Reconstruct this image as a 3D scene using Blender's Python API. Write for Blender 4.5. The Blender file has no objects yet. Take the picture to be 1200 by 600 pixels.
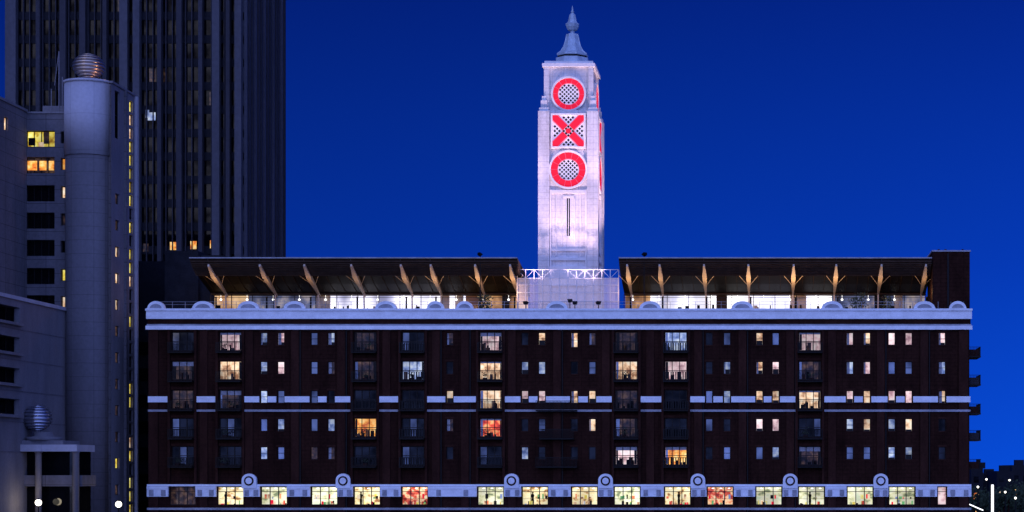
import bpy, bmesh, math, random
from mathutils import Vector, Matrix
random.seed(7)
D=240.0; CX=30.0; CZ=10.0
def PX(px,y=0): return CX+(px-900)/10*(D+y)/D
def PZ(py,y=0): return CZ+(550-py)/10*(D+y)/D
scene=bpy.context.scene
scene.view_settings.view_transform='Standard'
scene.view_settings.look='None'
scene.view_settings.exposure=0

# ---------------------------------------------------------------- materials
def nd(nt,t,**k):
    n=nt.nodes.new(t)
    for a,b in k.items(): setattr(n,a,b)
    return n
def mat(name,col,rough=0.8,var=0.35,scale=0.6,spec=0.3,metal=0.0,streak=1.0,fine=True,panel=None,joint=0.6,cyl=None,emit=None,es=0,bump=0.0,alpha=1.0):
    m=bpy.data.materials.new(name); m.use_nodes=True
    nt=m.node_tree; b=nt.nodes['Principled BSDF']
    b.inputs['Roughness'].default_value=rough
    b.inputs['Metallic'].default_value=metal
    b.inputs['Alpha'].default_value=alpha
    b.inputs['Specular IOR Level'].default_value=spec
    tc=nd(nt,'ShaderNodeNewGeometry'); L=nt.links
    mp=nd(nt,'ShaderNodeMapping'); mp.inputs['Scale'].default_value=(1,1,1/streak)
    L.new(tc.outputs['Position'],mp.inputs['Vector'])
    n=nd(nt,'ShaderNodeTexNoise'); n.inputs['Scale'].default_value=scale; n.inputs['Detail'].default_value=7; n.inputs['Roughness'].default_value=0.65
    L.new(mp.outputs['Vector'],n.inputs['Vector'])
    r=nd(nt,'ShaderNodeMapRange'); r.inputs['From Min'].default_value=0.3; r.inputs['From Max'].default_value=0.7
    r.inputs['To Min'].default_value=1-var; r.inputs['To Max'].default_value=1+var
    L.new(n.outputs['Fac'],r.inputs['Value'])
    val=r.outputs['Result']
    if fine:
        n2=nd(nt,'ShaderNodeTexNoise'); n2.inputs['Scale'].default_value=scale*9; n2.inputs['Detail'].default_value=3
        L.new(tc.outputs['Position'],n2.inputs['Vector'])
        r2=nd(nt,'ShaderNodeMapRange'); r2.inputs['From Min'].default_value=0.3; r2.inputs['From Max'].default_value=0.7
        r2.inputs['To Min'].default_value=1-var*0.5; r2.inputs['To Max'].default_value=1+var*0.5
        L.new(n2.outputs['Fac'],r2.inputs['Value'])
        mm=nd(nt,'ShaderNodeMath',operation='MULTIPLY'); L.new(val,mm.inputs[0]); L.new(r2.outputs['Result'],mm.inputs[1]); val=mm.outputs[0]
    if panel:
        sx=nd(nt,'ShaderNodeSeparateXYZ'); L.new(tc.outputs['Position'],sx.inputs[0])
        if cyl:
            a=nd(nt,'ShaderNodeMath',operation='SUBTRACT'); a.inputs[1].default_value=cyl[0]; L.new(sx.outputs['X'],a.inputs[0])
            c=nd(nt,'ShaderNodeMath',operation='SUBTRACT'); c.inputs[1].default_value=cyl[1]; L.new(sx.outputs['Y'],c.inputs[0])
            at=nd(nt,'ShaderNodeMath',operation='ARCTAN2'); L.new(a.outputs[0],at.inputs[0]); L.new(c.outputs[0],at.inputs[1])
            u=nd(nt,'ShaderNodeMath',operation='MULTIPLY'); u.inputs[1].default_value=cyl[2]; L.new(at.outputs[0],u.inputs[0])
        else:
            u=nd(nt,'ShaderNodeMath',operation='ADD'); L.new(sx.outputs['X'],u.inputs[0]); L.new(sx.outputs['Y'],u.inputs[1])
        for src,size in ((u.outputs[0],panel[0]),(sx.outputs['Z'],panel[1])):
            d=nd(nt,'ShaderNodeMath',operation='DIVIDE'); d.inputs[1].default_value=size; L.new(src,d.inputs[0])
            f=nd(nt,'ShaderNodeMath',operation='FRACT'); L.new(d.outputs[0],f.inputs[0])
            lt=nd(nt,'ShaderNodeMath',operation='LESS_THAN'); lt.inputs[1].default_value=0.07/size; L.new(f.outputs[0],lt.inputs[0])
            k=nd(nt,'ShaderNodeMath',operation='MULTIPLY_ADD'); k.inputs[1].default_value=joint-1; k.inputs[2].default_value=1; L.new(lt.outputs[0],k.inputs[0])
            mm=nd(nt,'ShaderNodeMath',operation='MULTIPLY'); L.new(val,mm.inputs[0]); L.new(k.outputs[0],mm.inputs[1]); val=mm.outputs[0]
    vm=nd(nt,'ShaderNodeVectorMath',operation='SCALE'); vm.inputs[0].default_value=col
    L.new(val,vm.inputs['Scale']); L.new(vm.outputs[0],b.inputs['Base Color'])
    if bump:
        bp=nd(nt,'ShaderNodeBump'); bp.inputs['Strength'].default_value=bump; bp.inputs['Distance'].default_value=0.1
        L.new(n.outputs['Fac'],bp.inputs['Height']); L.new(bp.outputs[0],b.inputs['Normal'])
    if emit:
        b.inputs['Emission Color'].default_value=(*emit,1); b.inputs['Emission Strength'].default_value=es
        if es<1: m.cycles.emission_sampling='NONE'
    return m
def lit(name,cols,strength,scale=1.6,stretch=(1,1,1),kind='noise',samp=False):
    """lit room seen through glazing: several interior tones"""
    m=bpy.data.materials.new(name); m.use_nodes=True; nt=m.node_tree; L=nt.links
    if not samp: m.cycles.emission_sampling='NONE'
    b=nt.nodes['Principled BSDF']; b.inputs['Base Color'].default_value=(0.02,0.02,0.02,1); b.inputs['Roughness'].default_value=0.15; b.inputs['Specular IOR Level'].default_value=0.15
    g=nd(nt,'ShaderNodeNewGeometry'); mp=nd(nt,'ShaderNodeMapping'); mp.inputs['Scale'].default_value=stretch
    L.new(g.outputs['Position'],mp.inputs['Vector'])
    n=nd(nt,'ShaderNodeTexNoise'); n.inputs['Scale'].default_value=scale; n.inputs['Detail'].default_value=4; L.new(mp.outputs[0],n.inputs['Vector']); out=n.outputs['Fac']; lo,hi=0.34,0.66
    r=nd(nt,'ShaderNodeValToRGB'); L.new(out,r.inputs[0])
    e=r.color_ramp.elements
    while len(e)<len(cols): e.new(0.5)
    for i,c in enumerate(cols):
        e[i].position=lo+(hi-lo)*i/(len(cols)-1); e[i].color=(*c,1)
    col=r.outputs[0]
    n2=nd(nt,'ShaderNodeTexNoise'); n2.inputs['Scale'].default_value=.33; n2.inputs['Detail'].default_value=0; L.new(g.outputs['Position'],n2.inputs['Vector'])
    mr=nd(nt,'ShaderNodeMapRange'); mr.inputs['From Min'].default_value=.3; mr.inputs['From Max'].default_value=.7; mr.inputs['To Min'].default_value=strength*.55; mr.inputs['To Max'].default_value=strength*1.3
    L.new(n2.outputs['Fac'],mr.inputs['Value']); L.new(mr.outputs[0],b.inputs['Emission Strength'])
    L.new(col,b.inputs['Emission Color'])
    return m
def glassmat(name,base,gl,rough=0.03,tint=(1,1,1)):
    m=bpy.data.materials.new(name); m.use_nodes=True; nt=m.node_tree; L=nt.links
    nt.nodes.remove(nt.nodes['Principled BSDF']); out=nt.nodes['Material Output']
    d=nd(nt,'ShaderNodeBsdfDiffuse'); d.inputs[0].default_value=(*base,1)
    g=nd(nt,'ShaderNodeBsdfGlossy'); g.inputs['Roughness'].default_value=rough; g.inputs[0].default_value=(*tint,1)
    gm=nd(nt,'ShaderNodeNewGeometry'); n=nd(nt,'ShaderNodeTexNoise'); n.inputs['Scale'].default_value=0.45; L.new(gm.outputs['Position'],n.inputs['Vector'])
    r=nd(nt,'ShaderNodeMapRange'); r.inputs['From Min'].default_value=0.35; r.inputs['From Max'].default_value=0.65
    r.inputs['To Min'].default_value=gl*0.3; r.inputs['To Max'].default_value=gl*1.6; L.new(n.outputs['Fac'],r.inputs['Value'])
    x=nd(nt,'ShaderNodeMixShader'); L.new(r.outputs[0],x.inputs[0]); L.new(d.outputs[0],x.inputs[1]); L.new(g.outputs[0],x.inputs[2]); L.new(x.outputs[0],out.inputs[0])
    return m
M={}
M['brick']=mat('dark_brick',(0.026,0.0095,0.0066),0.9,0.5,0.35,0.06,streak=2.5,panel=(0.9,0.45),joint=0.7)
M['brick2']=mat('brick_pier',(0.037,0.014,0.010),0.9,0.4,0.5,0.06,streak=3)
M['stone']=mat('painted_stone_band',(0.80,0.82,0.85),0.8,0.13,0.8,0.2,streak=0.6)
M['stone_d']=mat('weathered_stone',(0.33,0.33,0.36),0.85,0.3,1.0,0.2)
M['tstone']=mat('portland_stone',(0.70,0.66,0.66),0.85,0.20,0.45,0.2,streak=4,panel=(1.4,0.75),joint=0.80,bump=0.15)
M['tstone2']=mat('portland_stone_trim',(0.78,0.74,0.74),0.85,0.12,0.9,0.2)
M['lead']=mat('lead_roof',(0.42,0.5,0.58),0.5,0.25,1.2,0.5,metal=0.1)
M['black']=mat('black_metal',(0.006,0.006,0.007),0.5,0.2,1,0.15)
M['frame']=mat('window_frame_dark',(0.014,0.012,0.012),0.5,0.2,1,0.15)
M['dark']=mat('dark_interior',(0.004,0.004,0.006),0.9,0.2,1,0.1)
M['conc']=mat('precast_concrete',(0.140,0.128,0.138),0.85,0.22,0.3,0.2,streak=4,panel=(3.0,1.65),joint=0.5)
M['conc2']=mat('smooth_concrete',(0.19,0.175,0.185),0.8,0.18,0.5,0.2,streak=4)
M['roofdark']=mat('roof_felt',(0.02,0.02,0.025),0.9,0.3,0.8,0.1)
M['soffit']=mat('louvred_soffit',(0.055,0.033,0.022),0.7,0.3,1.2,0.1)
M['pane']=mat('dark_soffit_glazing',(0.007,0.005,0.005),0.5,0.3,1.2,0.1)
M['beam']=mat('canopy_beam',(0.62,0.50,0.38),0.5,0.12,1.5,0.4)
M['wsteel']=mat('white_painted_steel',(0.7,0.68,0.7),0.5,0.12,1.5,0.4)
M['steel']=mat('brushed_steel',(0.42,0.42,0.48),0.3,0.1,2,0.5,metal=0.9)
M['gold']=mat('tinted_steel',(0.5,0.38,0.3),0.3,0.1,2,0.5,metal=0.9)
M['fin']=mat('tower_fin',(0.042,0.040,0.050),0.7,0.25,0.2,0.15,streak=8)
M['finl']=mat('tower_fin_pale',(0.078,0.076,0.092),0.7,0.25,0.2,0.2,streak=8)
M['fin2']=mat('tower_spandrel',(0.012,0.0125,0.018),0.6,0.3,0.3,0.1)
M['g_dark']=glassmat('glass_dark',(0.003,0.003,0.004),0.012)
M['g_mid']=glassmat('glass_sky_reflecting',(0.006,0.008,0.014),0.10)
M['g_blind']=glassmat('glass_with_blind',(0.17,0.20,0.27),0.10)
M['g_tower']=glassmat('office_glass',(0.002,0.002,0.004),0.005)
M['w']=lit('room_warm_white',[(0.35,0.16,0.07),(0.95,0.62,0.38),(1.0,0.86,0.68)],1.0)
M['o']=lit('room_orange',[(0.55,0.10,0.015),(1.0,0.42,0.07),(1.0,0.72,0.3)],1.1)
M['p']=lit('room_pink_white',[(0.45,0.24,0.28),(0.95,0.66,0.70),(1.0,0.88,0.9)],0.95)
M['b']=lit('room_cool_white',[(0.10,0.16,0.42),(0.32,0.42,0.8),(0.7,0.8,1.0)],0.75)
M['r']=lit('room_red',[(0.35,0.02,0.01),(0.9,0.10,0.04),(1.0,0.5,0.2)],1.0)
M['y']=lit('room_yellow',[(0.4,0.2,0.01),(0.95,0.75,0.1),(1.0,0.95,0.35)],1.0)
M['d']=lit('room_dim',[(0.004,0.004,0.01),(0.045,0.025,0.025),(0.14,0.08,0.055)],0.6)
M['shop']=lit('shop_display',[(0.35,0.15,0.05),(0.95,0.72,0.35),(1.0,0.93,0.62),(1.0,0.8,0.4)],1.05,1.3,(1,0.2,1.4))
M['shop2']=lit('shop_display_pale',[(0.25,0.3,0.16),(0.85,0.85,0.5),(1.0,0.97,0.75),(0.75,0.85,0.6)],1.05,1.1,(1,0.2,1.5))
M['shop3']=lit('shop_display_red',[(0.25,0.02,0.02),(0.85,0.12,0.06),(1.0,0.75,0.45),(0.9,0.3,0.12)],1.1,1.5,(1,0.2,1.1))
M['shopwall']=mat('shop_interior',(0.6,0.5,0.35),0.8,0.1,1,0.2,emit=(1.0,0.8,0.45),es=0.7)  # walls emit: the shop's lighting is put into the material
M['green']=mat('shop_green',(0.1,0.3,0.1),0.8,0.1,1,0.2,emit=(0.2,0.6,0.2),es=0.5)  # glowing goods, emission in place of shop light falling on them
M['rest']=lit('restaurant_glow',[(0.30,0.30,0.5),(0.85,0.82,0.98),(1.0,0.95,0.96)],1.6,0.22,(1,1,0.6),samp=True)
M['restwarm']=lit('restaurant_glow_warm',[(0.10,0.04,0.02),(0.55,0.27,0.11),(1.0,0.65,0.35)],0.9,0.5,(1,1,0.6),samp=True)
M['restdim']=lit('restaurant_glow_dim',[(0.02,0.03,0.08),(0.14,0.16,0.3),(0.6,0.5,0.5)],0.8,0.6,(1,1,0.6))
M['red']=mat('red_neon_glass',(0.4,0.01,0.02),0.4,0.1,3,0.2,emit=(1.0,0.005,0.035),es=0.68)
M['pinkg']=mat('pink_lit_glass',(0.6,0.25,0.35),0.4,0.1,3,0.3,emit=(1.0,0.2,0.33),es=0.25)
M['whiteg']=mat('opal_glass',(0.75,0.7,0.75),0.4,0.05,3,0.4,emit=(1.0,0.85,0.93),es=0.25)
M['lamp']=mat('lamp_globe',(0.9,0.9,0.85),0.3,0.0,3,0.4,emit=(1.0,0.92,0.75),es=3)
M['lampw']=mat('light_tube',(0.9,0.9,0.85),0.3,0.0,3,0.4,emit=(1.0,0.98,0.95),es=2)
M['atr']=mat('atrium_glazing',(0.55,0.50,0.6),0.35,0.25,0.8,0.5,emit=(0.85,0.72,0.95),es=0.28,alpha=0.5)  # emission puts the floodlit glow into the panes themselves
M['leaf']=mat('foliage',(0.05,0.07,0.035),0.8,0.4,0.8,0.2)
M['asph']=mat('paving',(0.12,0.12,0.12),0.9,0.25,0.5,0.2,panel=(1.2,1.2),joint=0.8)

# ---------------------------------------------------------------- mesh builder
class MB:
    def __init__(s,name): s.name=name; s.v=[]; s.f=[]; s.mi=[]; s.ml=[]; s.T=Matrix.Identity(4); s.sm=[]
    def m(s,k):
        if k not in s.ml: s.ml.append(k)
        return s.ml.index(k)
    def add(s,pts,faces,k,smooth=False):
        o=len(s.v); i=s.m(k)
        for p in pts: s.v.append(tuple(s.T@Vector(p)))
        for f in faces: s.f.append([o+a for a in f]); s.mi.append(i); s.sm.append(smooth)
    def quad(s,a,b,c,d,k): s.add([a,b,c,d],[(0,1,2,3)],k)
    def box(s,x0,x1,y0,y1,z0,z1,k):
        if x0>x1:x0,x1=x1,x0
        if y0>y1:y0,y1=y1,y0
        if z0>z1:z0,z1=z1,z0
        s.add([(x0,y0,z0),(x1,y0,z0),(x1,y1,z0),(x0,y1,z0),(x0,y0,z1),(x1,y0,z1),(x1,y1,z1),(x0,y1,z1)],
              [(0,3,2,1),(4,5,6,7),(0,1,5,4),(1,2,6,5),(2,3,7,6),(3,0,4,7)],k)
    def beam(s,a,b,w,h,k,w2=None,h2=None):
        a=Vector(a); b=Vector(b); d=(b-a).normalized()
        up=Vector((0,0,1)) if abs(d.z)<0.95 else Vector((0,1,0))
        r=d.cross(up).normalized(); u=r.cross(d).normalized()
        w2=w2 or w; h2=h2 or h; P=[]
        for c,ww,hh in ((a,w,h),(b,w2,h2)):
            for sx,sy in ((-1,-1),(1,-1),(1,1),(-1,1)): P.append(c+r*ww/2*sx+u*hh/2*sy)
        s.add(P,[(0,1,2,3),(7,6,5,4),(0,4,5,1),(1,5,6,2),(2,6,7,3),(3,7,4,0)],k)
    def lathe(s,cx,cy,prof,k,n=32,smooth=True,cap=True,rot=0.0):
        P=[];F=[]
        for r,z in prof:
            for i in range(n):
                a=2*math.pi*i/n+rot; P.append((cx+r*math.cos(a),cy+r*math.sin(a),z))
        for j in range(len(prof)-1):
            for i in range(n):
                i2=(i+1)%n; F.append((j*n+i,j*n+i2,(j+1)*n+i2,(j+1)*n+i))
        if cap: F.append(tuple(range(n))[::-1]); F.append(tuple((len(prof)-1)*n+i for i in range(n)))
        s.add(P,F,k,smooth)
    def prism(s,poly,y0,y1,k):
        n=len(poly); P=[(x,y0,z) for x,z in poly]+[(x,y1,z) for x,z in poly]
        F=[tuple(range(n)),tuple(range(2*n-1,n-1,-1))]+[(i,n+i,n+(i+1)%n,(i+1)%n) for i in range(n)]
        s.add(P,F,k)
    def arch(s,cx,z,w,h,y0,y1,k,n=14):
        s.prism([(cx+w*math.cos(math.pi*i/n),z+h*math.sin(math.pi*i/n)) for i in range(n+1)],y0,y1,k)
    def disc(s,cx,cz,r,y0,y1,k,n=28,rot=0):
        s.prism([(cx+r*math.cos(2*math.pi*i/n+rot),cz+r*math.sin(2*math.pi*i/n+rot)) for i in range(n)],y0,y1,k)
    def annulus(s,cx,cz,r0,r1,y0,y1,a0,a1,k,n=6):
        A=[a0+(a1-a0)*i/n for i in range(n+1)]
        s.prism([(cx+r1*math.cos(a),cz+r1*math.sin(a)) for a in A]+[(cx+r0*math.cos(a),cz+r0*math.sin(a)) for a in reversed(A)],y0,y1,k)
    def wall(s,x0,x1,z0,z1,y,holes,k,depth=0.35):
        xs=sorted({x0,x1,*[h[0] for h in holes],*[h[1] for h in holes]}); zs=sorted({z0,z1,*[h[2] for h in holes],*[h[3] for h in holes]})
        xs=[x for x in xs if x0<=x<=x1]; zs=[z for z in zs if z0<=z<=z1]
        for i in range(len(xs)-1):
            for j in range(len(zs)-1):
                cx=(xs[i]+xs[i+1])/2; cz=(zs[j]+zs[j+1])/2
                if any(h[0]<cx<h[1] and h[2]<cz<h[3] for h in holes): continue
                s.quad((xs[i],y,zs[j]),(xs[i+1],y,zs[j]),(xs[i+1],y,zs[j+1]),(xs[i],y,zs[j+1]),k)
        for a,b,c,d in holes:
            e=y+depth
            s.quad((a,y,c),(a,e,c),(b,e,c),(b,y,c),k); s.quad((a,y,d),(b,y,d),(b,e,d),(a,e,d),k)
            s.quad((a,y,c),(a,y,d),(a,e,d),(a,e,c),k); s.quad((b,y,c),(b,e,c),(b,e,d),(b,y,d),k)
    def window(s,x0,x1,z0,z1,y,g,fk='frame',nx=1,nz=1,fw=0.07,depth=0.3):
        s.quad((x0,y+depth,z0),(x1,y+depth,z0),(x1,y+depth,z1),(x0,y+depth,z1),g)
        a=y+depth-0.1; b=y+depth-0.03
        s.box(x0,x0+fw,a,b,z0,z1,fk); s.box(x1-fw,x1,a,b,z0,z1,fk); s.box(x0+fw,x1-fw,a,b,z0,z0+fw,fk); s.box(x0+fw,x1-fw,a,b,z1-fw,z1,fk)
        for i in range(1,nx):
            c=x0+(x1-x0)*i/nx; s.box(c-fw/2,c+fw/2,a+.004,b,z0+fw,z1-fw,fk)
        for i in range(1,nz):
            c=z0+(z1-z0)*i/nz; s.box(x0+fw,x1-fw,a+.008,b,c-fw/2,c+fw/2,fk)
    def done(s,parent=None):
        me=bpy.data.meshes.new(s.name); me.from_pydata(s.v,[],s.f)
        for k in s.ml: me.materials.append(M[k])
        me.polygons.foreach_set('material_index',s.mi); me.polygons.foreach_set('use_smooth',s.sm)
        me.update(); o=bpy.data.objects.new(s.name,me); scene.collection.objects.link(o)
        if parent: o.parent=parent
        return o
def empty(name):
    o=bpy.data.objects.new(name,None); scene.collection.objects.link(o); return o
def point(E,loc,power,col,size=.12):
    l=bpy.data.lights.new('bulb','POINT'); l.energy=power; l.color=col; l.shadow_soft_size=size
    o=bpy.data.objects.new('bulb',l); scene.collection.objects.link(o); o.location=loc; o.parent=E

# ================================================================= main brick building
B=empty('brick_wharf_building')
XL=PX(175); XR=PX(1136); DEP=20.0
big=[214,270,428,484,575,734,792,949]
small=[309,329,368,388,527,615,635,673,694,831,852,890,909,996,1016,1045,1065,1104]
rows=[397,431,465,498,531]
litmap={0:{270:'p',309:'b',329:'p',575:'p',635:'w',673:'w',792:'b',890:'w',949:'p',996:'p',1016:'w',1045:'p',1065:'p',1104:'p',388:'b',428:'d',734:'d',214:'g_dark'},
 1:{270:'w',329:'p',309:'b',484:'b',575:'w',615:'b',635:'b',734:'w',792:'p',852:'b',890:'w',909:'p',949:'d',996:'b',1016:'p',1104:'b',214:'d',428:'d'},
 2:{575:'w',527:'w',615:'p',635:'p',673:'w',694:'w',949:'w',890:'w',909:'w',1016:'w',996:'p',1045:'p',1065:'p',1104:'w',270:'d',309:'b',214:'d',852:'b',734:'d'},
 3:{428:'o',575:'r',694:'w',890:'p',909:'p',1016:'w',1065:'w',329:'b',527:'d',388:'b',1045:'b',996:'b',734:'d',214:'g_dark',270:'g_dark',484:'g_dark',792:'g_dark',949:'g_dark'},
 4:{734:'p',792:'o',615:'b',909:'b',1045:'b',309:'b',368:'d',214:'g_dark',575:'g_dark',1065:'b',949:'d',270:'g_dark',428:'g_dark',484:'g_dark'}}
mb=MB('facade_wall'); holes=[]; wins=[]
for r,ry in enumerate(rows):
    for c in big:
        h=(PX(c-13),PX(c+13),PZ(ry+14),PZ(ry-8)); holes.append(h); wins.append((h,r,c,1))
    for c in small:
        w=4.0; hh=7.3
        if c==673 and r==0: hh=10
        h=(PX(c-w),PX(c+w),PZ(ry+hh),PZ(ry-7.3)); holes.append(h); wins.append((h,r,c,0))
shops=[214,270,321,380,430,486,575,627,685,735,794,844,901,951,1008,1057,1104]
sholes=[]
for c in shops:
    hw=15 if c!=1104 else 5
    h=(PX(c-hw),PX(c+hw),PZ(592),PZ(570)); sholes.append((h,c)); holes.append(h)
for i in range(16):
    x=XL+3+i*5.9; holes.append((x,x+3.6,0.4,3.9))
mb.wall(XL,XR,0,PZ(375),0,holes,'brick',0.4)
mb.box(XL,XR,DEP-.3,DEP,0,PZ(375),'brick')
mb.quad((XL,0,0),(XL,DEP-.3,0),(XL,DEP-.3,PZ(375)),(XL,0,PZ(375)),'brick')
mb.quad((XR,DEP-.3,0),(XR,0,0),(XR,0,PZ(375)),(XR,DEP-.3,PZ(375)),'brick')
mb.quad((XL,0,PZ(372)),(XR,0,PZ(372)),(XR,DEP,PZ(372)),(XL,DEP,PZ(372)),'roofdark')
for i in range(16):
    x=XL+3+i*5.9; mb.window(x,x+3.6,0.4,3.9,0,'d' if i%3 else 'w',nx=3)
mb.done(B)
mb=MB('windows')
for (h,r,c,isbig) in wins:
    st=litmap[r].get(c)
    if st is None:
        st=random.choices(['g_dark','g_mid','g_blind','d'],[5,3,1.6,0.6] if not isbig else [6,2,0.3,2])[0]
    x0,x1,z0,z1=h
    mb.window(x0,x1,z0,z1,0,st,'frame',3 if isbig else 1,2 if isbig else (2 if random.random()<.5 else 1),0.085 if isbig else 0.06)
    yy=0.27
    if st in 'wopbryd':
        if isbig:
            if random.random()<.7: mb.box(x0+.1,x0+.1+random.uniform(.15,.4),yy,yy+.015,z0+.1,z1-.1,'g_blind' if random.random()<.4 else 'frame')
            if random.random()<.6: mb.box(x1-.1-random.uniform(.1,.3),x1-.1,yy,yy+.015,z0+.1,z1-.1,'frame')
            for k in range(random.randint(2,5)):
                fx=random.uniform(x0+.1,x1-.5); mb.box(fx,fx+random.uniform(.15,.5),yy+.002,yy+.02,z0+.08,z0+random.uniform(.3,1.0),random.choice(['dark','dark','brick2','d']))
            if random.random()<.4: mb.box(x0+.09,x1-.09,yy-.01,yy+.01,z1-random.uniform(.25,.6),z1-.08,'stone_d')
        else:
            if random.random()<.5: mb.box(x0+.07,x1-.07,yy,yy+.015,z0+.06,z0+random.uniform(.2,.6),'frame')
            if random.random()<.3: mb.box(x0+.07,x0+random.uniform(.2,.45),yy-.01,yy-.002,z0+.06,z1-.06,'stone_d')
    elif isbig and random.random()<.35:
        q=random.choice([0,1,2]); w=(x1-x0)/3
        mb.box(x0+q*w+.1,x0+(q+1)*w-.06,yy,yy+.015,z0+.1,z1-.1,'g_mid')
    if not isbig:
        mb.box(x0-.08,x1+.08,-.07,.1,z0-.12,z0-.003,'brick2'); mb.box(x0-.12,x1+.12,-.03,.05,z1+.003,z1+.22,'brick2')
mb.done(B)
mb=MB('shop_windows')
redshops=(486,844)
for n,(h,c) in enumerate(sholes):
    x0,x1,z0,z1=h
    y=1.3
    k='shop' if n%3 else 'shop2'
    if c in (951,901,1008,735,321): k='shop2'
    if c in redshops: k='shop3'
    if c==214: k='d'
    if c==1104: k='p'
    mb.quad((x0-.5,y,z0-.1),(x1+.5,y,z0-.1),(x1+.5,y,z1+.1),(x0-.5,y,z1+.1),k)
    w='shopwall' if c!=214 else 'dark'
    mb.box(x0-.5,x1+.5,.4,y,z0-.15,z0,w); mb.box(x0-.5,x1+.5,.4,y,z1,z1+.05,w)
    mb.box(x0-.55,x0-.5,.4,y,z0,z1,w); mb.box(x1+.5,x1+.55,.4,y,z0,z1,w)
    a,b=.2,.28
    for i in range(4 if x1-x0>1.5 else 2):
        q=x0+(x1-x0)*i/(3 if x1-x0>1.5 else 1); mb.box(q-.05,q+.05,a,b,z0,z1,'frame')
    mb.box(x0,x1,a+.01,b,z0,z0+.1,'frame'); mb.box(x0,x1,a+.01,b,z1-.1,z1,'frame'); mb.box(x0,x1,a+.012,b-.01,z0+1.55,z0+1.62,'frame')
    if x1-x0>1.5 and c!=214:
        for i in range(11):
            gx=random.uniform(x0+.1,x1-.3); g=random.choice(['dark','brick2','shopwall','w','y','red','r','green','b']); yy=random.uniform(.6,1.1); zz=z0+random.choice([0,0,.75])  # many goods use emissive materials that stand in for shop lighting
            mb.box(gx,gx+random.uniform(.1,.35),yy,yy+.1,zz,zz+random.uniform(.15,.6),g)
        if n%2: mb.box(x0,x1,.8,1.1,z0+.72,z0+.75,'frame')
        if n%3==1:
            gx=random.uniform(x0+.5,x1-.6); mb.lathe(gx,1.0,[(.12,z0),(.16,z0+.5),(.12,z0+.8),(.2,z0+1.2),(.07,z0+1.32),(.1,z0+1.42),(.09,z0+1.55),(.03,z0+1.6)],'dark',10)
        for i in range(3):
            gx=x0+.5+i*.95; mb.box(gx,gx+.25,.5,.6,z1-.28,z1-.18,'lampw')
mb.done(B)
mb=MB('stone_bands')
def segs(x0,x1,blocks):
    out=[];cur=x0
    for a,b in sorted(blocks):
        if a>cur: out.append((cur,a))
        cur=max(cur,b)
    if cur<x1: out.append((cur,x1))
    return out
mb.box(XL-.25,XR+.25,-.45,.35,PZ(374),PZ(364.5),'stone')
mb.box(XL-.32,XR+.32,-.6,.4,PZ(364.5),PZ(362),'stone')
mb.box(XL-.12,XR+.12,-.28,0,PZ(380),PZ(374),'brick')
mb.box(XL-.3,XR+.3,-.5,0,PZ(386.5),PZ(382),'stone')
mb.box(XL-.2,XR+.2,-.36,0,PZ(382),PZ(380),'stone_d')
bb=[(PX(c-15),PX(c+15)) for c in big]; sb=[(PX(c-5),PX(c+5)) for c in small]
for a,b in segs(XL-.1,XR+.1,bb+sb): mb.box(a,b,-.24,0,PZ(471.5),PZ(464.5),'stone')
for a,b in segs(XL-.1,XR+.1,bb): mb.box(a,b,-.22,0,PZ(482.5),PZ(480),'stone_d')
shb=[(PX(c-16) if c!=1104 else PX(c-6),PX(c+16) if c!=1104 else PX(c+6)) for c in shops]
for a,b in segs(XL-.2,XR+.2,shb):
    mb.box(a,b,-.35,0,PZ(582),PZ(573),'stone'); mb.box(a,b,-.42,0,PZ(573),PZ(570),'stone')
    w=b-a
    for f in (.22,.78):
        if w>1.2: mb.box(a+w*f-.25,a+w*f+.25,-.47,-.35,PZ(581),PZ(574),'stone_d')
mb.box(XL-.2,XR+.2,-.3,0,PZ(569.8),PZ(567.5),'stone')
mb.box(XL-.2,XR+.2,-.28,0,PZ(597.5),PZ(595),'stone_d')
for c in (239,292,346,453,511,545,653,762,870,975,1083,184,1122):
    x=PX(c); w=1.25 if c not in(184,1122,511,545) else 1.0
    mb.arch(x,PZ(362),w,.88,-.5,.2,'stone'); mb.arch(x,PZ(362),w*.7,.55,-.54,-.45,'stone_d'); mb.box(x-w*1.05,x+w*1.05,-.62,.2,PZ(364.4),PZ(362)+.05,'stone')
for c in (293,403,600,710,818,926,1032):
    x=PX(c); mb.box(x-.85,x+.85,-.55,0,PZ(572),PZ(562.5),'stone'); mb.arch(x,PZ(562.5),.85,.75,-.55,0,'stone')
    mb.disc(x,PZ(563.5),.56,-.6,-.54,'brick'); mb.disc(x,PZ(563.5),.38,-.64,-.6,'stone')
mb.done(B)
mb=MB('brick_piers')
for c in (239,346,400,453,511,545,600,653,710,762,818,870,926,975,1032,1083,292):
    x=PX(c)
    mb.box(x-.45,x+.45,-.16,0,0,PZ(386.5),'brick2')
    if random.random()<.6: mb.box(x+.55,x+.67,-.2,-.06,0,PZ(386.5),'black')
for c in (180,1129): mb.box(PX(c)-.55,PX(c)+.55,-.2,0,0,PZ(386.5),'brick2')
for c in big:
    for s in (-1,1):
        x=PX(c+s*15.5); mb.box(x-.14,x+.14,-.3,0,PZ(566),PZ(387),'brick2')
    for ry in rows: 
        mb.box(PX(c-14),PX(c+14),-.1,.02,PZ(ry-8.5),PZ(ry-11.5),'brick2')
mb.done(B)
mb=MB('balconies')
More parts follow.
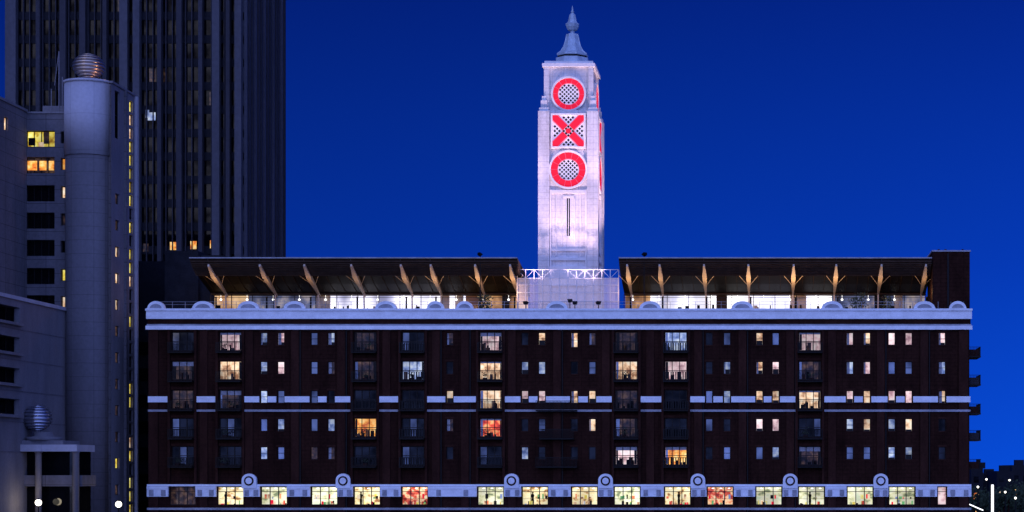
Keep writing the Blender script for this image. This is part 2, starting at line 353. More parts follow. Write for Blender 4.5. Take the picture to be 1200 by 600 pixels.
for c in big:
    for r,ry in enumerate(rows):
        z=PZ(ry+15.5); x0,x1=PX(c-14.4),PX(c+14.4); pr=1.25
        mb.box(x0,x1,-pr,0,z-.16,z-.02,'black')
        top=z+1.0
        mb.box(x0,x1,-pr,-pr+.06,top,top+.06,'black'); mb.box(x0,x1,-pr+.01,-pr+.04,z+.08,z+.12,'black')
        nb=17 if c not in (484,792) else 10
        for i in range(nb+1):
            x=x0+.02+(x1-x0-.06)*i/nb; w=.055 if c not in(484,792) else .13; mb.box(x,x+w,-pr+.012,-pr+.045,z,top,'black')
        for s in (x0,x1-.05):
            mb.box(s,s+.05,-pr+.06,0,top+.004,top+.05,'black')
            for i in range(5): mb.box(s+.01,s+.035,-pr+.25*i+.1,-pr+.25*i+.13,z,top,'black')
        if random.random()<.45:
            px=random.uniform(x0+.2,x1-.9); mb.box(px,px+.5,-.9,-.5,z,z+.35,'brick2')
            for k in range(26):
                a=Vector((px+.25+random.gauss(0,.2),-.7+random.gauss(0,.12),z+.45+abs(random.gauss(0,.25)))); d=.1
                mb.quad(a,a+Vector((d,0,d*.3)),a+Vector((d,.05,d)),a+Vector((0,0,d)),'leaf')
for c,w,ry in ((653,24,465),(653,24,531),(653,20,498)):
    z=PZ(ry+15.5); x0,x1=PX(c-w),PX(c+w)
    mb.box(x0,x1,-1.2,0,z-.16,z-.02,'black'); mb.box(x0,x1,-1.2,-1.14,z+1,z+1.06,'black')
    for i in range(31): x=x0+(x1-x0-.04)*i/30; mb.box(x,x+.045,-1.19,-1.15,z,z+1,'black')
for i,py in enumerate((411,444,478,509,543)):
    z=PZ(py+6); mb.box(XR,XR+1.4,.5,5.5,z-.15,z,'black')
    for j in range(26):
        y=.5+5*j/25; mb.box(XR+1.34,XR+1.37,y,y+.03,z,z+1.05,'black')
    mb.box(XR+1.32,XR+1.4,.5,5.5,z+1.05,z+1.11,'black')
    for j in range(8): mb.box(XR+.17*j,XR+.17*j+.03,.5,.53,z,z+1.05,'black')
    mb.box(XR,XR+1.4,.5,.56,z+1.055,z+1.1,'black'); mb.box(XR+.1,XR+1.2,.9,1.6,z,z+.8,'fin' if i%2 else 'brick2')
    mb.box(XR,XR+.05,1.5,4.5,z,z+2.1,'g_mid')
mb.done(B)

# ---------- rooftop
def canopy(name,a,b,beams):
    E=MB(name)
    x0=PX(a,.5); x1=PX(b,.5)
    pts=[(.5,34.75),(1.6,34.0),(3.2,33.35),(6.5,32.3),(9.6,31.5)]
    for i in range(len(pts)-1):
        (ya,za),(yb,zb)=pts[i],pts[i+1]
        E.quad((x0,ya,za),(x0,yb,zb),(x1,yb,zb),(x1,ya,za),'soffit' if i<2 else 'pane')
    for i in range(9):
        t=i/8; y=.7+2.4*t; z=34.65-1.4*t**.85; E.box(x0,x1,y,y+.05,z-.28,z-.1,'soffit')
    E.box(x0,x1,.32,.5,34.76,34.9,'stone_d')
    E.quad((x0,.5,34.9),(x1,.5,34.9),(x1,13.5,33.2),(x0,13.5,33.2),'roofdark')
    for x in (x0,x1):
        E.add([(x,.5,34.9),(x,.5,34.75),(x,3.2,33.35),(x,9.6,31.5),(x,13.5,31.5),(x,13.5,33.2)],[(0,1,2,3,4,5)],'soffit')
    E.box(x0,x1,9.6,13.5,31.3,31.5,'soffit')
    for c in beams:
        xa=PX(c,1.2)
        E.beam((xa,.9,34.0),(xa,3.3,33.0),.2,.3,'beam',.55,.6); E.beam((xa,3.3,33.0),(xa,9.4,31.1),.55,.6,'beam',.16,.2)
        E.beam((xa,8.6,31.2),(xa,8.9,28.3),.16,.16,'beam')
        E.beam((xa,.6,34.65),(xa,4.0,32.8),.05,.05,'steel')
        E.beam((xa-1.2,3.3,33.1),(xa,6.5,32.0),.05,.05,'beam'); E.beam((xa+1.2,3.3,33.1),(xa,6.5,32.0),.05,.05,'beam')
    n=int((x1-x0)/1.3)
    for i in range(n):
        x=x0+(x1-x0)*(i+.5)/n; E.beam((x,3.2,33.28),(x,9.6,31.43),.05,.1,'soffit')
    return E,x0,x1
E,x0,x1=canopy('restaurant_canopy_wing',222,606,[245,305,357,412,470,505,557,598])
E.done(B)
E2,x2,x3=canopy('brasserie_canopy_wing',725,1092,[735,773,825,877,930,980,1033,1085])
E2.done(B)
up=MB('canopy_uplights')
for c,pw in ((245,110),(305,70),(357,50),(412,45),(470,70),(505,110),(557,150),(598,160),(735,160),(773,110),(825,150),(877,230),(930,270),(980,190),(1033,100),(1085,80)):
    xa=PX(c,1.2)+.25; up.lathe(xa,3.3,[(.12,28.2),(.1,30.4),(.16,30.5)],'black',10)
    point(B,(xa-.2,3.0,31.0),pw,(1,.58,.27),.1)
up.done(B)
mb=MB('restaurant_glazing')
def glow(a,b,k,top=31.3):
    mb.quad((a,11.5,28.2),(b,11.5,28.2),(b,11.5,top),(a,11.5,top),k)
glow(x0,PX(290,11),'restwarm'); glow(PX(290,11),PX(378,11),'restdim'); glow(PX(378,11),PX(545,11),'rest'); glow(PX(545,11),x1,'restwarm')
glow(x2,PX(762,11),'restwarm'); glow(PX(762,11),PX(975,11),'rest'); glow(PX(975,11),PX(1060,11),'restdim'); glow(PX(1060,11),x3,'restdim')
for a,b in ((x0,x1),(x2,x3)):
    n=int((b-a)/2.5)
    for i in range(n+1):
        x=a+(b-a)*i/n; mb.box(x-.04,x+.04,9.55,9.65,28.2,31.3,'frame')
    mb.box(a,b,9.53,9.6,30.9,30.95,'frame'); mb.box(a,b,9.5,13.5,28.1,28.2,'soffit')
    for i in range(int((b-a)/0.9)):
        x=a+random.uniform(.3,b-a-.8); y=random.uniform(9.9,11.2)
        mb.box(x,x+random.uniform(.1,.5),y,y+.1,28.2,28.2+random.uniform(1.1,2.0),random.choice(['dark','frame','beam','soffit']))
    for i in range(int((b-a)/9)):
        x=a+random.uniform(.3,b-a-2.5); mb.box(x,x+random.uniform(.8,2.0),10.9,11.3,28.2,31.3,random.choice(['soffit','beam','frame']))
    for i in range(int((b-a)/3.2)):
        x=a+1+i*3.2; mb.lathe(x,10.6,[(.02,31.3),(.02,30.9),(.16,30.8),(.1,30.65)],'lampw',8)
mb.done(B)
mb=MB('atrium_screen')
a,b=PX(606,4),PX(725,4); zt=PZ(316,4)
mb.quad((a,4.3,28.2),(b,4.3,28.2),(b,4.3,PZ(326,4)),(a,4.3,PZ(326,4)),'atr')
for i in range(13):
    x=a+(b-a)*i/12; mb.box(x-.04,x+.04,4.0,4.1,28.2,zt,'wsteel')
    if i<12:
        x2_=a+(b-a)*(i+1)/12; mb.beam((x,4.05,PZ(326,4)) if i%2 else (x,4.05,zt),(x2_,4.05,zt) if i%2 else (x2_,4.05,PZ(326,4)),.04,.04,'wsteel')
for py in (316,326,334,343,353): mb.box(a,b,3.97,4.05,PZ(py,4)-.03,PZ(py,4)+.03,'wsteel')
mb.done(B)
mb=MB('roof_railing')
for i in range(64):
    x=XL+1+i*1.5; mb.box(x-.02,x+.02,.7,.74,28.2,29.7,'stone_d')
for z in (29.68,29.35): mb.box(XL+1,XR-5,.69,.73,z,z+.03,'stone_d')
mb.done(B)
mb=MB('chimney_block')
mb.box(PX(1093,1),PX(1136.5,1),1,9,28.2,PZ(295,1),'brick'); mb.box(PX(1092,1),PX(1137.5,1),.85,9.1,PZ(295,1),PZ(293.3,1),'stone_d')
mb.box(PX(1110,1),PX(1112,1),.9,1,28.2,PZ(297,1),'black')
mb.box(PX(193,14),PX(232,14),14,20,28.2,PZ(294,14),'roofdark'); mb.box(PX(232,15),PX(262,15),15,20,28.2,PZ(299,15),'roofdark')
for c in (1100,1108,1128): mb.lathe(PX(c,3),3,[(.16,PZ(294,1)),(.13,PZ(290,1))],'brick2',10)
mb.done(B)
def shrub(px,y,h):
    mb=MB('potted_shrub'); x=PX(px,y)
    mb.lathe(x,y,[(.25,28.2),(.38,28.9)],'brick2',12); mb.lathe(x,y,[(.05,28.8),(.03,28.8+h*.5)],'brick2',6)
    for i in range(160):
        t=random.random(); a=Vector((x+random.gauss(0,.33),y+random.gauss(0,.3),29.0+h*t)); d=random.uniform(.08,.18)
        v=Vector((random.uniform(-1,1),random.uniform(-1,1),random.uniform(-1,1))).normalized()*d; w=v.orthogonal().normalized()*d*.6
        mb.quad(a-v,a+w,a+v,a-w,'leaf')
    mb.done()
for p in (565,571,1002,1010,1040): shrub(p,2.2,random.uniform(1.1,1.9))

# ================================================================= art deco tower
T=empty('art_deco_tower')
TY=8.0; tw=(PX(701,TY)-PX(630.5,TY))/2; td=4.6; tcx=(PX(701,TY)+PX(630.5,TY))/2; tcy=TY+td
def tz(py): return PZ(py,TY)
S=1.0333/10
mb=MB('shaft')
ins=.45
mb.box(tcx-tw+ins,tcx+tw-ins,tcy-td+ins,tcy+td-ins,27,tz(128),'tstone')
uw=(PX(697,TY)-PX(637,TY))/2; ud=td-.55
mb.box(tcx-uw+.3,tcx+uw-.3,tcy-ud+.3,tcy+ud-.3,tz(128),tz(74),'tstone')
mb.box(tcx-uw-.1,tcx+uw+.1,tcy-ud-.1,tcy+ud+.1,tz(77),tz(73),'tstone2')
mb.box(tcx-uw+.15,tcx+uw-.15,tcy-ud+.15,tcy+ud-.15,tz(73),tz(70),'tstone2')
for sx in (-1,1):
    for sy in (-1,1):
        ex=tcx+sx*tw; ey=tcy+sy*td; c=1.35
        mb.box(ex,ex-sx*c,ey,ey-sy*c,27,tz(130),'tstone')
        mb.box(ex-sx*.12,ex-sx*(c-.12),ey-sy*.12,ey-sy*(c-.12),tz(130),tz(126),'tstone2')
        mb.box(ex-sx*.3,ex-sx*(c-.3),ey-sy*.3,ey-sy*(c-.3),tz(126),tz(117),'tstone')
        mb.box(ex-sx*.42,ex-sx*(c-.42),ey-sy*.42,ey-sy*(c-.42),tz(117),tz(112),'tstone2')
        ex=tcx+sx*uw; ey=tcy+sy*ud; c=.75
        mb.box(ex-sx*.1,ex-sx*c,ey-sy*.1,ey-sy*c,tz(126),tz(77),'tstone')
mb.done(T)
mb=MB('oxo_windows_and_panels')
def face(w,front):
    yc=ins
    for s in (-1,1):
        mb.box(s*2.25,s*2.05,yc-.28,yc,tz(312),tz(222),'tstone2')
        mb.box(s*1.55,s*1.42,yc-.16,yc,tz(300),tz(224),'tstone2')
        mb.box(s*.85,s*.72,yc-.14,yc,tz(288),tz(232),'tstone2')
        mb.box(s*.30,s*.20,yc-.1,yc,tz(280),tz(228),'tstone2')
    mb.box(-.2,.2,yc-.03,yc-.003,tz(276),tz(232),'dark')
    mb.box(-.04,.04,yc-.07,yc-.03,tz(276),tz(232),'tstone2')
    mb.box(-2.05,2.05,yc-.26,yc,tz(226),tz(222.5),'tstone2')
    mb.box(-.72,.72,yc-.13,yc,tz(231.5),tz(229),'tstone2')
    mb.box(-2.1,2.1,yc-.22,yc,tz(294),tz(291),'tstone2'); mb.box(-2.15,2.15,yc-.3,yc,tz(305),tz(302),'tstone2'); mb.box(-2.3,2.3,yc-.35,yc,tz(335),tz(312),'tstone2')
    def O(zc,ri,ro,y):
        mb.disc(0,zc,ri,y-.1,y-.003,'whiteg',32)
        g=.355; n=int(ri/g)+1
        for i in range(-n-2,n+3):
            for j in range(-n-2,n+3):
                if (i+j)%2: continue
                X=i*g*.72; Z=j*g*.72
                if math.hypot(X,Z)<ri-.12: mb.disc(X,zc+Z,.155,y-.13,y-.1,'dark',4,0)
        N=14
        for i in range(N):
            a0=2*math.pi*i/N; a1=2*math.pi*(i+.9)/N
            mb.annulus(0,zc,ri+.06,ro-.04,y-.3,y-.003,a0,a1,'red',4)
        for i in range(24): 
            a0=2*math.pi*i/24; a1=2*math.pi*(i+1)/24
            mb.annulus(0,zc,ri+.02,ro,y-.16,y-.006,a0,a1,'pinkg',2)
            mb.annulus(0,zc,ro,ro+.22,y-.42,y-.002,a0,a1,'tstone2',2)
    yu=.55+.3
    O(tz(109),12.3*S,18.5*S,yu)
    O(tz(198.5),12.3*S,20.5*S,yc)
    zc=tz(153); hh=18.5*S; y=yc
    mb.box(-hh,hh,y-.1,y-.003,zc-hh,zc+hh,'whiteg')
    for s in (-1,1):
        mb.box(s*hh,s*(hh+.2),y-.4,y-.004,zc-hh-.2,zc+hh+.2,'tstone2')
        mb.box(-hh,hh,y-.38,y-.005,zc+s*hh,zc+s*(hh+.2),'tstone2')
    n=7;g=hh/n
    for i in range(-n,n+1):
        for j in range(-n,n+1):
            if (i+j)%2: continue
            if abs(i)>6 or abs(j)>6: continue
            if abs(abs(i)-abs(j))<2 and max(abs(i),abs(j))>1: continue
            mb.disc(i*g,zc+j*g,.17,y-.13,y-.1,'dark',4,0)
    for s in (-1,1):
        for (t0,t1) in ((-.96,-.2),(.2,.96)):
            a=Vector((t0*hh*s,y-.2,zc+t0*hh)); b=Vector((t1*hh*s,y-.2,zc+t1*hh)); d=(b-a).normalized(); nrm=Vector((-d.z,0,d.x))*.40
            P=[a+nrm,a-nrm,b-nrm,b+nrm]; mb.prism([(p.x,p.z) for p in P],y-.3,y-.05,'red')
            nrm2=nrm*1.25; P=[a+nrm2,a-nrm2,b-nrm2,b+nrm2]; mb.prism([(p.x,p.z) for p in P],y-.18,y-.06,'pinkg')
    mb.disc(0,zc,.3,y-.3,y-.1,'red',12)
    for s in (-1,1): mb.box(s*2.25,s*2.42,yc-.2,yc,tz(222),tz(131),'tstone')
for ang,half in ((0,td),(90,tw),(180,td),(270,tw)):
    mb.T=Matrix.Translation((tcx,tcy,0))@Matrix.Rotation(math.radians(ang),4,'Z')@Matrix.Translation((0,-half,0))
    face(0,ang==0)
mb.done(T)
mb=MB('lantern_roof')
lx,ly=tcx+.2,tcy-1.2
def lz(py): return PZ(py,ly)
prof=[(2.1,tz(70.5)),(2.1,lz(69)),(1.7,lz(68.5)),(1.98,lz(66)),(1.98,lz(64.5)),(1.5,lz(61)),(1.12,lz(55)),(.92,lz(49)),(.78,lz(43)),(.72,lz(40.5)),(.28,lz(39)),(.25,lz(37)),(.6,lz(35.5)),(.8,lz(32)),(.88,lz(28.5)),(.6,lz(26.5)),(.5,lz(23)),(.4,lz(18)),(.14,lz(15)),(.22,lz(14)),(.12,lz(12.5)),(.04,lz(7))]
mb.lathe(lx,ly,prof,'lead',8,False,rot=math.pi/8)
for i in range(8):
    a=math.pi/8+i*math.pi/4
    for j in range(4,9):
        r0,z0=prof[j]; r1,z1=prof[j+1]
        mb.beam((lx+r0*math.cos(a),ly+r0*math.sin(a),z0),(lx+r1*math.cos(a),ly+r1*math.sin(a),z1),.1,.1,'lead')
mb.lathe(lx,ly,[(1.9,lz(68.4)),(1.9,lz(66.3))],'dark',8,False,rot=math.pi/8)
mb.done(T)

# ================================================================= floodlights
def spot(name,loc,tgt,power,angle,col,blend=.6):
    E=empty(name)
    l=bpy.data.lights.new(name+'_light','SPOT'); l.energy=power; l.spot_size=math.radians(angle); l.spot_blend=blend; l.color=col; l.shadow_soft_size=.25
    o=bpy.data.objects.new('lamp_light',l); scene.collection.objects.link(o); o.location=loc
    d=Vector(tgt)-Vector(loc); o.rotation_euler=d.to_track_quat('-Z','Y').to_euler(); o.parent=E
    m=MB('housing'); q=d.normalized(); p=Vector(loc)-q*.35; m.beam(p-q*.3,p,.4,.3,'black',.6,.45)
    m.box(p.x-.05,p.x+.05,p.y-.05,p.y+.05,28.1,p.z,'black'); m.done(E)
pk=(1.0,.70,.82)
for dx in (-4.2,4.2):
    spot('floodlight',(tcx+dx,.9,30.0),(tcx+dx*.15,TY,48),5000,62,pk)
spot('floodlight',(tcx+1.5,.9,30.0),(tcx+1.2,TY,46),7000,52,pk)
spot('floodlight',(tcx-9.5,1.0,35.7),(tcx-.5,TY,55.5),8500,38,pk)
spot('floodlight',(tcx+9.5,1.0,35.7),(tcx+.5,TY,55.5),12500,38,pk)
spot('floodlight',(tcx+1,-.1,30.2),(tcx,TY+2,63.5),4000,18,(.8,.88,1))
spot('floodlight',(tcx+12,12.5,35.2),(tcx+3,12.5,49),9000,70,pk)
spot('floodlight',(tcx-12,12.5,35.2),(tcx-3,12.5,48),4000,70,pk)

# ================================================================= slab office tower behind
O=empty('office_tower')
mb=MB('tower_facade'); y=70.0
def X7(px): return PX(px,y)
xa,xb=X7(10),X7(284); H=112; DW=26
mb.box(xa,xb,y+.6,y+DW,0,H,'fin2')
fl=3.55
nf=int(H/fl)
piers=[(14,.8,'finl'),(46,.3,'fin'),(75,.45,'fin'),(98,.45,'fin'),(124,.3,'fin'),(146,.6,'finl'),(161,.5,'finl'),(188,.3,'fin'),(211,.4,'fin'),(236,.3,'fin'),(254,.55,'finl'),(268,.3,'fin'),(280,.5,'finl')]
for i in range(nf):
    z=i*fl
    mb.box(xa,xb,y+.35,y+.6,z,z+1.25,'fin2')
    mb.quad((xa,y+.5,z+1.25),(xb,y+.5,z+1.25),(xb,y+.5,z+fl),(xa,y+.5,z+fl),'g_tower')
for c,w,k in piers: mb.box(X7(c)-w,X7(c)+w,y-.7,y+.5,0,H,k)
pxs=12
while pxs<283:
    if min(abs(pxs-c[0]) for c in piers)>4: mb.box(X7(pxs)-.06,X7(pxs)+.06,y-.05,y+.5,0,H,'fin')
    pxs+=7.6
for (c,py,k,w) in ((177,136,'b',9),(203,288,'o',9),(226,287,'o',7),(248,286,'o',5),(172,133,'b',4),(170,290,'d',6)):
    z=PZ(py,y); mb.box(X7(c)-w*.065,X7(c)+w*.065,y+.3,y+.34,z-.6,z+.6,k)
for i in range(14):
    c=random.uniform(20,278); f=random.randint(12,30); mb.quad((X7(c),y+.47,f*fl+1.3),(X7(c)+1.0,y+.47,f*fl+1.3),(X7(c)+1.0,y+.47,f*fl+3.3),(X7(c),y+.47,f*fl+3.3),'d')
mb.T=Matrix.Translation((xb,y+.6,0))@Matrix.Rotation(math.radians(90),4,'Z')
for i in range(14): mb.box(i*1.9,i*1.9+.55,-.5,0,0,H,'finl' if i%3==0 else 'fin')
for i in range(nf): mb.box(0,DW-.7,-.1,0,i*fl,i*fl+1.2,'fin')
mb.done(O)
K=empty('podium_block'); mb=MB('podium'); mb.box(PX(120,24),PX(250,24),24,50,0,PZ(306,24),'fin2')
for i in range(8): mb.box(PX(120,24),PX(250,24),23.9,24,3.4*i+1,3.4*i+2.6,'g_tower')
mb.done(K)

# ================================================================= concrete office building, left
C=empty('concrete_office_building')
ccx=PX(105,2); ccy=2.0; cr=2.75
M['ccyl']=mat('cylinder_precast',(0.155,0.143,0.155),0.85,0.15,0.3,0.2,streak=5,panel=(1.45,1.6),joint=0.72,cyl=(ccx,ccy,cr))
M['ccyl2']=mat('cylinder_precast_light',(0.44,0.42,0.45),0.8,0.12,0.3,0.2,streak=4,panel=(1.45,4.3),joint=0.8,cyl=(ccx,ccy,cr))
mb=MB('cylinder_stair_tower')
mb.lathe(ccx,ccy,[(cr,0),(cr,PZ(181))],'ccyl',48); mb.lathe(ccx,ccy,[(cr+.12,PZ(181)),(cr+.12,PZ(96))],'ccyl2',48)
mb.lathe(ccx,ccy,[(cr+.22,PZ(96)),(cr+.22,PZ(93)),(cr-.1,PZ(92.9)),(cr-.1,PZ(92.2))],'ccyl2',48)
mb.lathe(ccx,ccy,[(1.5,PZ(93)),(1.2,PZ(91)),(.9,PZ(90))],'conc2',32)
mb.done(C)
def globe(name,cx,cy,cz,r,sq,k,base):
    E=empty(name); m=MB('ribbed_globe'); P=[]; n=11
    for i in range(n):
        t0=-math.pi/2+math.pi*i/n; t1=-math.pi/2+math.pi*(i+.78)/n; t2=-math.pi/2+math.pi*(i+.8)/n; t3=-math.pi/2+math.pi*(i+.98)/n
        for t,q in ((t0,1),((t0+t1)/2,1.02),(t1,1),(t2,.88),(t3,.88)): P.append((max(.01,r*q*math.cos(t)),cz+r*sq*math.sin(t)))
    P[0]=(.01,P[0][1]); m.lathe(cx,cy,P,k,40,True)
    m.lathe(cx,cy,[(.5,base),(.35,base+.15),(.3,cz-r*sq*.9)],'conc2',16)
    m.done(E); return E
GE=globe('globe_ornament',ccx-.1,ccy,PZ(78,2),1.8,.85,'gold',PZ(90))
point(GE,(ccx+2.3,ccy-1.2,PZ(88)),35,(1,.55,.3),.1)
XS=PX(132)
mb=MB('stair_block')
mb.T=Matrix.Translation((XS,0,0))@Matrix.Rotation(math.radians(90),4,'Z')
hl=[];wn=[]
for i in range(15):
    py=199+i*31.2 if i else 140
    if py>590: break
    z=PZ(py); 
    if i==0: 
        h=(.8,2.5,PZ(160),PZ(104)); hl.append(h); wn.append((h,'g_dark'))
    else:
        h=(1.0,2.5,z-.7,z+.55); hl.append(h); wn.append((h,random.choice(['y','d','w','d'])))
i=0
while True:
    zt_=PZ(106)-i*1.62; 
    if zt_<2: break
    h=(6.3,7.6,zt_-1.35,zt_); hl.append(h); wn.append((h,random.choices(['y','w','g_dark'],[6,1,2])[0])); i+=1
mb.wall(-.5,8.7,0,PZ(98),0,hl,'conc2',.35)
for h,k in wn: mb.window(*h,0,k,'frame',1,2 if h[3]-h[2]>1.4 else 1,.08)
mb.box(-.5,8.7,-.15,.3,PZ(98),PZ(95.5),'conc2'); mb.box(4.2,4.6,-.3,0,0,PZ(98),'conc'); mb.box(8.3,8.7,-.35,-.003,0,PZ(98),'ccyl2')
mb.T=Matrix.Identity(4)
mb.box(PX(80),XS-.4,1,8.7,0,PZ(98),'conc'); mb.box(XS-.4,XS-.003,8.5,8.7,0,PZ(98),'conc')
mb.done(C)
mb=MB('main_wing'); hl=[];wn=[]
for i,py in enumerate((162,193,226,258,290,323,355,388,421,454,487,520)):
    h=(PX(30,1),PX(64,1),PZ(py+10,1),PZ(py-9,1)); hl.append(h)
    wn.append((h,'y' if i==0 else ('d' if i==1 else 'g_dark'),4))
    h=(PX(71,1),PX(79,1),PZ(py+6,1),PZ(py-8,1)); hl.append(h); wn.append((h,'g_dark' if i in(0,4) else random.choice(['w','y','d','y']) if i>1 else 'o',1))
mb.wall(PX(28,1),PX(84,1),0,PZ(133,1),1,hl,'conc',.6)
for h,k,n in wn: mb.window(*h,1,k,'black',n,1,.09,.55)
for a,b in ((31,42),(45,53),(56,62)): mb.box(PX(a,1),PX(b,1),1.35,1.4,PZ(199,1),PZ(188,1),'o')
mb.box(PX(32,1),PX(40,1),1.35,1.4,PZ(170,1),PZ(161,1),'dark'); mb.box(PX(44,1),PX(50,1),1.3,1.36,PZ(172,1),PZ(166,1),'w')
mb.box(PX(50,1),PX(56,1),1.34,1.39,PZ(168,1),PZ(154,1),'d')
mb.box(PX(28,1),PX(84,1),.85,3,PZ(133,1),PZ(131,1),'conc2')
mb.box(PX(29,1),PX(83,1),3,20,0,PZ(133,1),'conc')
mb.box(PX(50,6),PX(76,6),6,10,PZ(133,1),PZ(124,6),'conc2')
for c,t in ((69,60),(73,90),(60,104)): mb.box(PX(c,5)-.05,PX(c,5)+.05,5,5.1,PZ(133),PZ(t,5),'conc2')
mb.beam((PX(64,5),5,PZ(100,5)),(PX(69,5),5,PZ(60,5)),.06,.06,'conc2')
mb.T=Matrix.Translation((PX(28),0,0))@Matrix.Rotation(math.radians(90),4,'Z')
hl=[(-6.2,-5.0,PZ(162),PZ(147))]+[(-7.8,-4.2,PZ(py+9),PZ(py-9)) for py in (389,)]
mb.wall(-26,1,0,52,0,hl,'conc',.4); mb.window(*hl[0],0,'w','black',1,1)
mb.window(*hl[1],0,'g_dark','black',2,1)
mb.box(-26,1,-.15,.2,52,52.3,'conc2')
mb.T=Matrix.Identity(4)
mb.box(PX(28)-25,PX(28)-.5,-26,15,0,52,'conc')
xl=PX(75)
mb.T=Matrix.Translation((xl,0,0))@Matrix.Rotation(math.radians(90),4,'Z')
hl=[]
for py in (380,413,447,481): hl.append((-24,-14.2,PZ(py+9),PZ(py-8)))
mb.wall(-26,1,0,28.6,0,hl,'conc2',.8)
for h in hl: mb.window(*h,0,'g_dark','black',4,1,.12,.7)
mb.box(-26,1,-.2,.3,28.6,29.0,'ccyl2')
for py in (363,396,430,464,498,531): mb.box(-26,1,-.03,0,PZ(py)-.06,PZ(py)+.06,'conc')
for h in hl: mb.box(h[0],h[1],-.5,.1,h[2]-.35,h[2]-.05,'conc2')
mb.T=Matrix.Identity(4)
mb.box(xl-20,xl-.9,-26,0,0,28.55,'conc')
mb.done(C)
G=empty('riverside_pavilion'); mb=MB('pavilion')
yp=-14
mb.box(PX(-30,yp),PX(90,yp),yp,-8,PZ(529,yp),PZ(521,yp),'ccyl2'); mb.box(PX(-30,yp),PX(72,yp),yp+.5,-8,PZ(521,yp),PZ(516,yp),'conc2')
mb.box(PX(-30,yp),PX(86,yp),yp+2,-8.2,0,PZ(529,yp),'g_dark')
mb.box(PX(-30,yp),PX(92,yp),yp+1.2,-8.1,PZ(570,yp),PZ(557,yp),'conc')
for c in (-10,42,86): mb.lathe(PX(c,yp),yp+.8,[(.35,0),(.35,PZ(531,yp)),(.5,PZ(529,yp))],'conc2',20)
mb.lathe(PX(44,yp),yp+2,[(1.9,PZ(516,yp)),(1.9,PZ(512,yp)),(1.1,PZ(511,yp)),(.9,PZ(506,yp))],'conc2',24)
mb.done(G)
globe('globe_ornament',PX(44,-12),-12,PZ(490,-12),1.55,.95,'steel',PZ(508,-12))

# ================================================================= ground, river, street things
def slab(name,x0,x1,y0,y1,z,k):
    m=MB(name); m.quad((x0,y0,z),(x1,y0,z),(x1,y1,z),(x0,y1,z),k); return m.done()
M['ground']=mat('ground_earth',(0.06,0.06,0.055),0.95,0.3,0.05,0.1)
slab('ground',-3000,3000,-15.9,6000,-.004,'ground'); slab('riverside_walk',-400,400,-15.8,0,.004,'asph')
M['water']=mat('river_water',(0.01,0.015,0.02),0.12,0.2,0.2,0.5,bump=0.6)
slab('river',-3000,3000,-4000,-16.2,-4,'water')
mb=MB('embankment_wall'); mb.box(-400,400,-16.3,-15.8,-6,1.0,'stone_d'); mb.box(-400,400,-16.4,-15.7,1.0,1.15,'stone_d'); mb.done()
def lamp(px,py,y):
    E=empty('street_lamp'); m=MB('lamp'); x=PX(px,y); z=PZ(py,y)
    m.lathe(x,y,[(.22,0),(.2,.8),(.09,1.0),(.06,z-.5),(.2,z-.42)],'black',12)
    P=[(max(.01,.36*math.cos(t)),z+.36*math.sin(t)) for t in [(-math.pi/2)+math.pi*i/10 for i in range(11)]]
    m.lathe(x,y,P,'lamp',16); m.lathe(x,y,[(.15,z+.34),(.02,z+.48)],'black',10); m.done(E)
    point(E,(x,y-.6,z),120,(1,.85,.6),.4)
lamp(45,589,-14.8); lamp(139,591,-9)
E=empty('illuminated_sign_column'); m=MB('column'); x=PX(1163,30); m.box(x-.35,x+.35,30,30.4,0,PZ(566,30),'black'); m.box(x-.16,x+.16,29.9,30,PZ(606,30),PZ(568,30),'lampw'); m.done(E)
E=empty('lit_walkway_canopy'); m=MB('canopy'); m.beam((PX(1136,20),20,PZ(591,20)),(PX(1152,20),20,PZ(598,20)),.6,.12,'lampw')
for c in (1137,1151): m.box(PX(c,20)-.08,PX(c,20)+.08,20,20.15,0,PZ(597,20),'black')
m.done(E)
for n,(a,b,t,y) in enumerate(((1138,1152,549,160),(1168,1188,552,190),(1186,1230,545,230),(1150,1170,556,210),(1225,1300,530,250))):
    E=empty('distant_building'); m=MB('block'); x0=PX(a,y); x1=PX(b,y); z=PZ(t,y)
    m.box(x0,x1,y,y+20,0,z,'fin2'); m.box(x0+1,x0+3,y+2,y+5,z,z+1.2,'fin2')
    for i in range(int((x1-x0)/2)):
        for j in range(int(z/3.2)):
            k=random.choices(['o','w','b','g_tower'],[2,1,1,6])[0]
            m.box(x0+.5+i*2,x0+1.5+i*2,y-.05,y,j*3.2+1,j*3.2+2.2,k)
    m.done(E)
for px,py,y in ((1146,571,60),(1178,577,66),(1190,584,50),(1156,562,90),(1183,563,110)):
    E=empty('street_lamp'); m=MB('lamp'); x=PX(px,y); z=PZ(py,y)
    m.lathe(x,y,[(.12,0),(.07,z-.15)],'black',8); m.lathe(x,y,[(.08,z-.12),(.16,z),(.16,z+.12),(.05,z+.2)],'lamp',10); m.done(E)
m=MB('row_of_trees')
for c in range(26):
    y=72+random.uniform(-4,20); cx=PX(1142+c*5,y); cz=random.uniform(3.5,6.5); R=random.uniform(1.4,2.6)
    m.lathe(cx,y,[(.22,0),(.12,cz)],'brick2',7)
    for i in range(260):
        v=Vector((random.gauss(0,1),random.gauss(0,1),random.gauss(0,.8))).normalized()*R*random.uniform(.4,1.1)
        a=Vector((cx,y,cz))+v; d=random.uniform(.15,.35); q=Vector((random.uniform(-1,1),random.uniform(-1,1),random.uniform(-1,1))).normalized()*d; w=q.orthogonal().normalized()*d*.7
        m.quad(a-q,a+w,a+q,a-w,'leaf')
m.done()

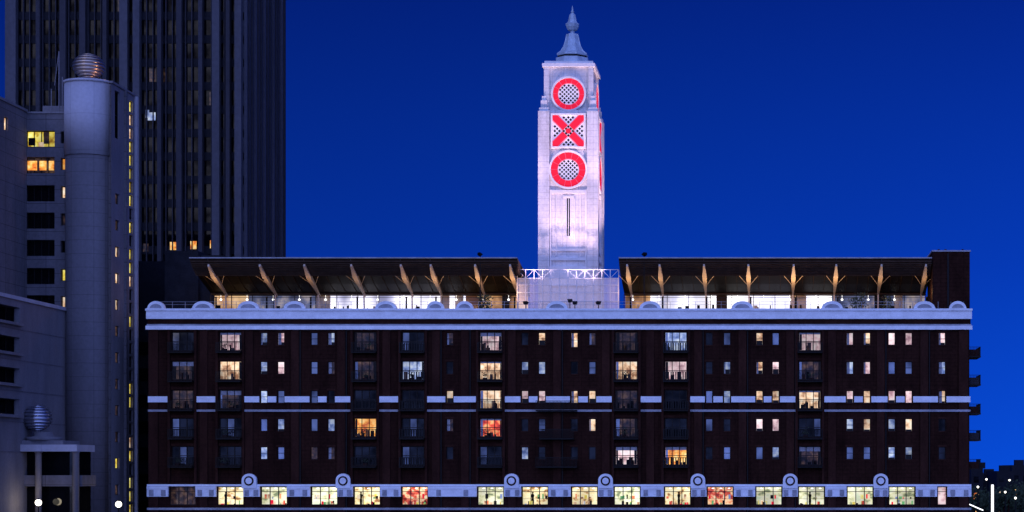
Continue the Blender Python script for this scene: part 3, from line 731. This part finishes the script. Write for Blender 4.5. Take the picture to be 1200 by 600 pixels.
# ================================================================= sky, sun, camera
wd=bpy.data.worlds.new('World'); scene.world=wd; wd.use_nodes=True; nt=wd.node_tree; L=nt.links
bg=nt.nodes['Background']; bg.inputs['Strength'].default_value=0.1
sky=nd(nt,'ShaderNodeTexSky'); sky.sky_type='NISHITA'; sky.sun_disc=False; sky.sun_elevation=math.radians(1.0); sky.sun_rotation=math.radians(200)
tc=nd(nt,'ShaderNodeTexCoord'); sp=nd(nt,'ShaderNodeSeparateXYZ'); L.new(tc.outputs['Generated'],sp.inputs[0])
rp=nd(nt,'ShaderNodeValToRGB'); L.new(sp.outputs['Z'],rp.inputs[0]); e=rp.color_ramp.elements
e[0].position=0.0; e[0].color=(0.002,0.066,0.62,1); e[1].position=1.0; e[1].color=(0.0006,0.010,0.12,1)
q=e.new(0.10); q.color=(0.0010,0.037,0.42,1); q=e.new(0.24); q.color=(0.0006,0.014,0.21,1)
mr=nd(nt,'ShaderNodeMapRange'); mr.inputs['From Min'].default_value=-.5; mr.inputs['From Max'].default_value=.12; mr.inputs['To Min'].default_value=.5; mr.inputs['To Max'].default_value=1.08; L.new(sp.outputs['X'],mr.inputs['Value'])
vs=nd(nt,'ShaderNodeVectorMath',operation='SCALE'); L.new(rp.outputs[0],vs.inputs[0]); L.new(mr.outputs[0],vs.inputs['Scale'])
vs2=nd(nt,'ShaderNodeVectorMath',operation='SCALE'); L.new(vs.outputs[0],vs2.inputs[0]); vs2.inputs['Scale'].default_value=10
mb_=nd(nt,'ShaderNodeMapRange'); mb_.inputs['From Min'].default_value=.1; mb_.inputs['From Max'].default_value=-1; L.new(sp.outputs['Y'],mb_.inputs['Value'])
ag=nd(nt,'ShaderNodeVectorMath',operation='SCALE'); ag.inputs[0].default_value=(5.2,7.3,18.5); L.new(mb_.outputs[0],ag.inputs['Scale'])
ns=nd(nt,'ShaderNodeVectorMath',operation='MULTIPLY'); L.new(sky.outputs[0],ns.inputs[0]); ns.inputs[1].default_value=(0.003,0.008,0.045)
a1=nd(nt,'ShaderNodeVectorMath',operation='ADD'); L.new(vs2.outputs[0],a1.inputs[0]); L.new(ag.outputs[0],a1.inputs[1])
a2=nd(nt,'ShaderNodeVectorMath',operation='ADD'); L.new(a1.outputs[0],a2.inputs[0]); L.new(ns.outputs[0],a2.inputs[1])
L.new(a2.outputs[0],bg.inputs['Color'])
sl=bpy.data.lights.new('sun','SUN'); sl.energy=.12; sl.angle=math.radians(15); sl.color=(1,.92,.85)
so=bpy.data.objects.new('sun',sl); scene.collection.objects.link(so); so.rotation_euler=(math.radians(80),0,math.radians(-20))
cam=bpy.data.cameras.new('camera'); co=bpy.data.objects.new('camera',cam); scene.collection.objects.link(co)
co.location=(CX,-D,CZ); co.rotation_euler=(math.radians(90),0,0)
cam.sensor_width=36; cam.lens=36*D/120; cam.shift_x=-.25; cam.shift_y=25/120; cam.clip_start=1; cam.clip_end=9000
scene.camera=co
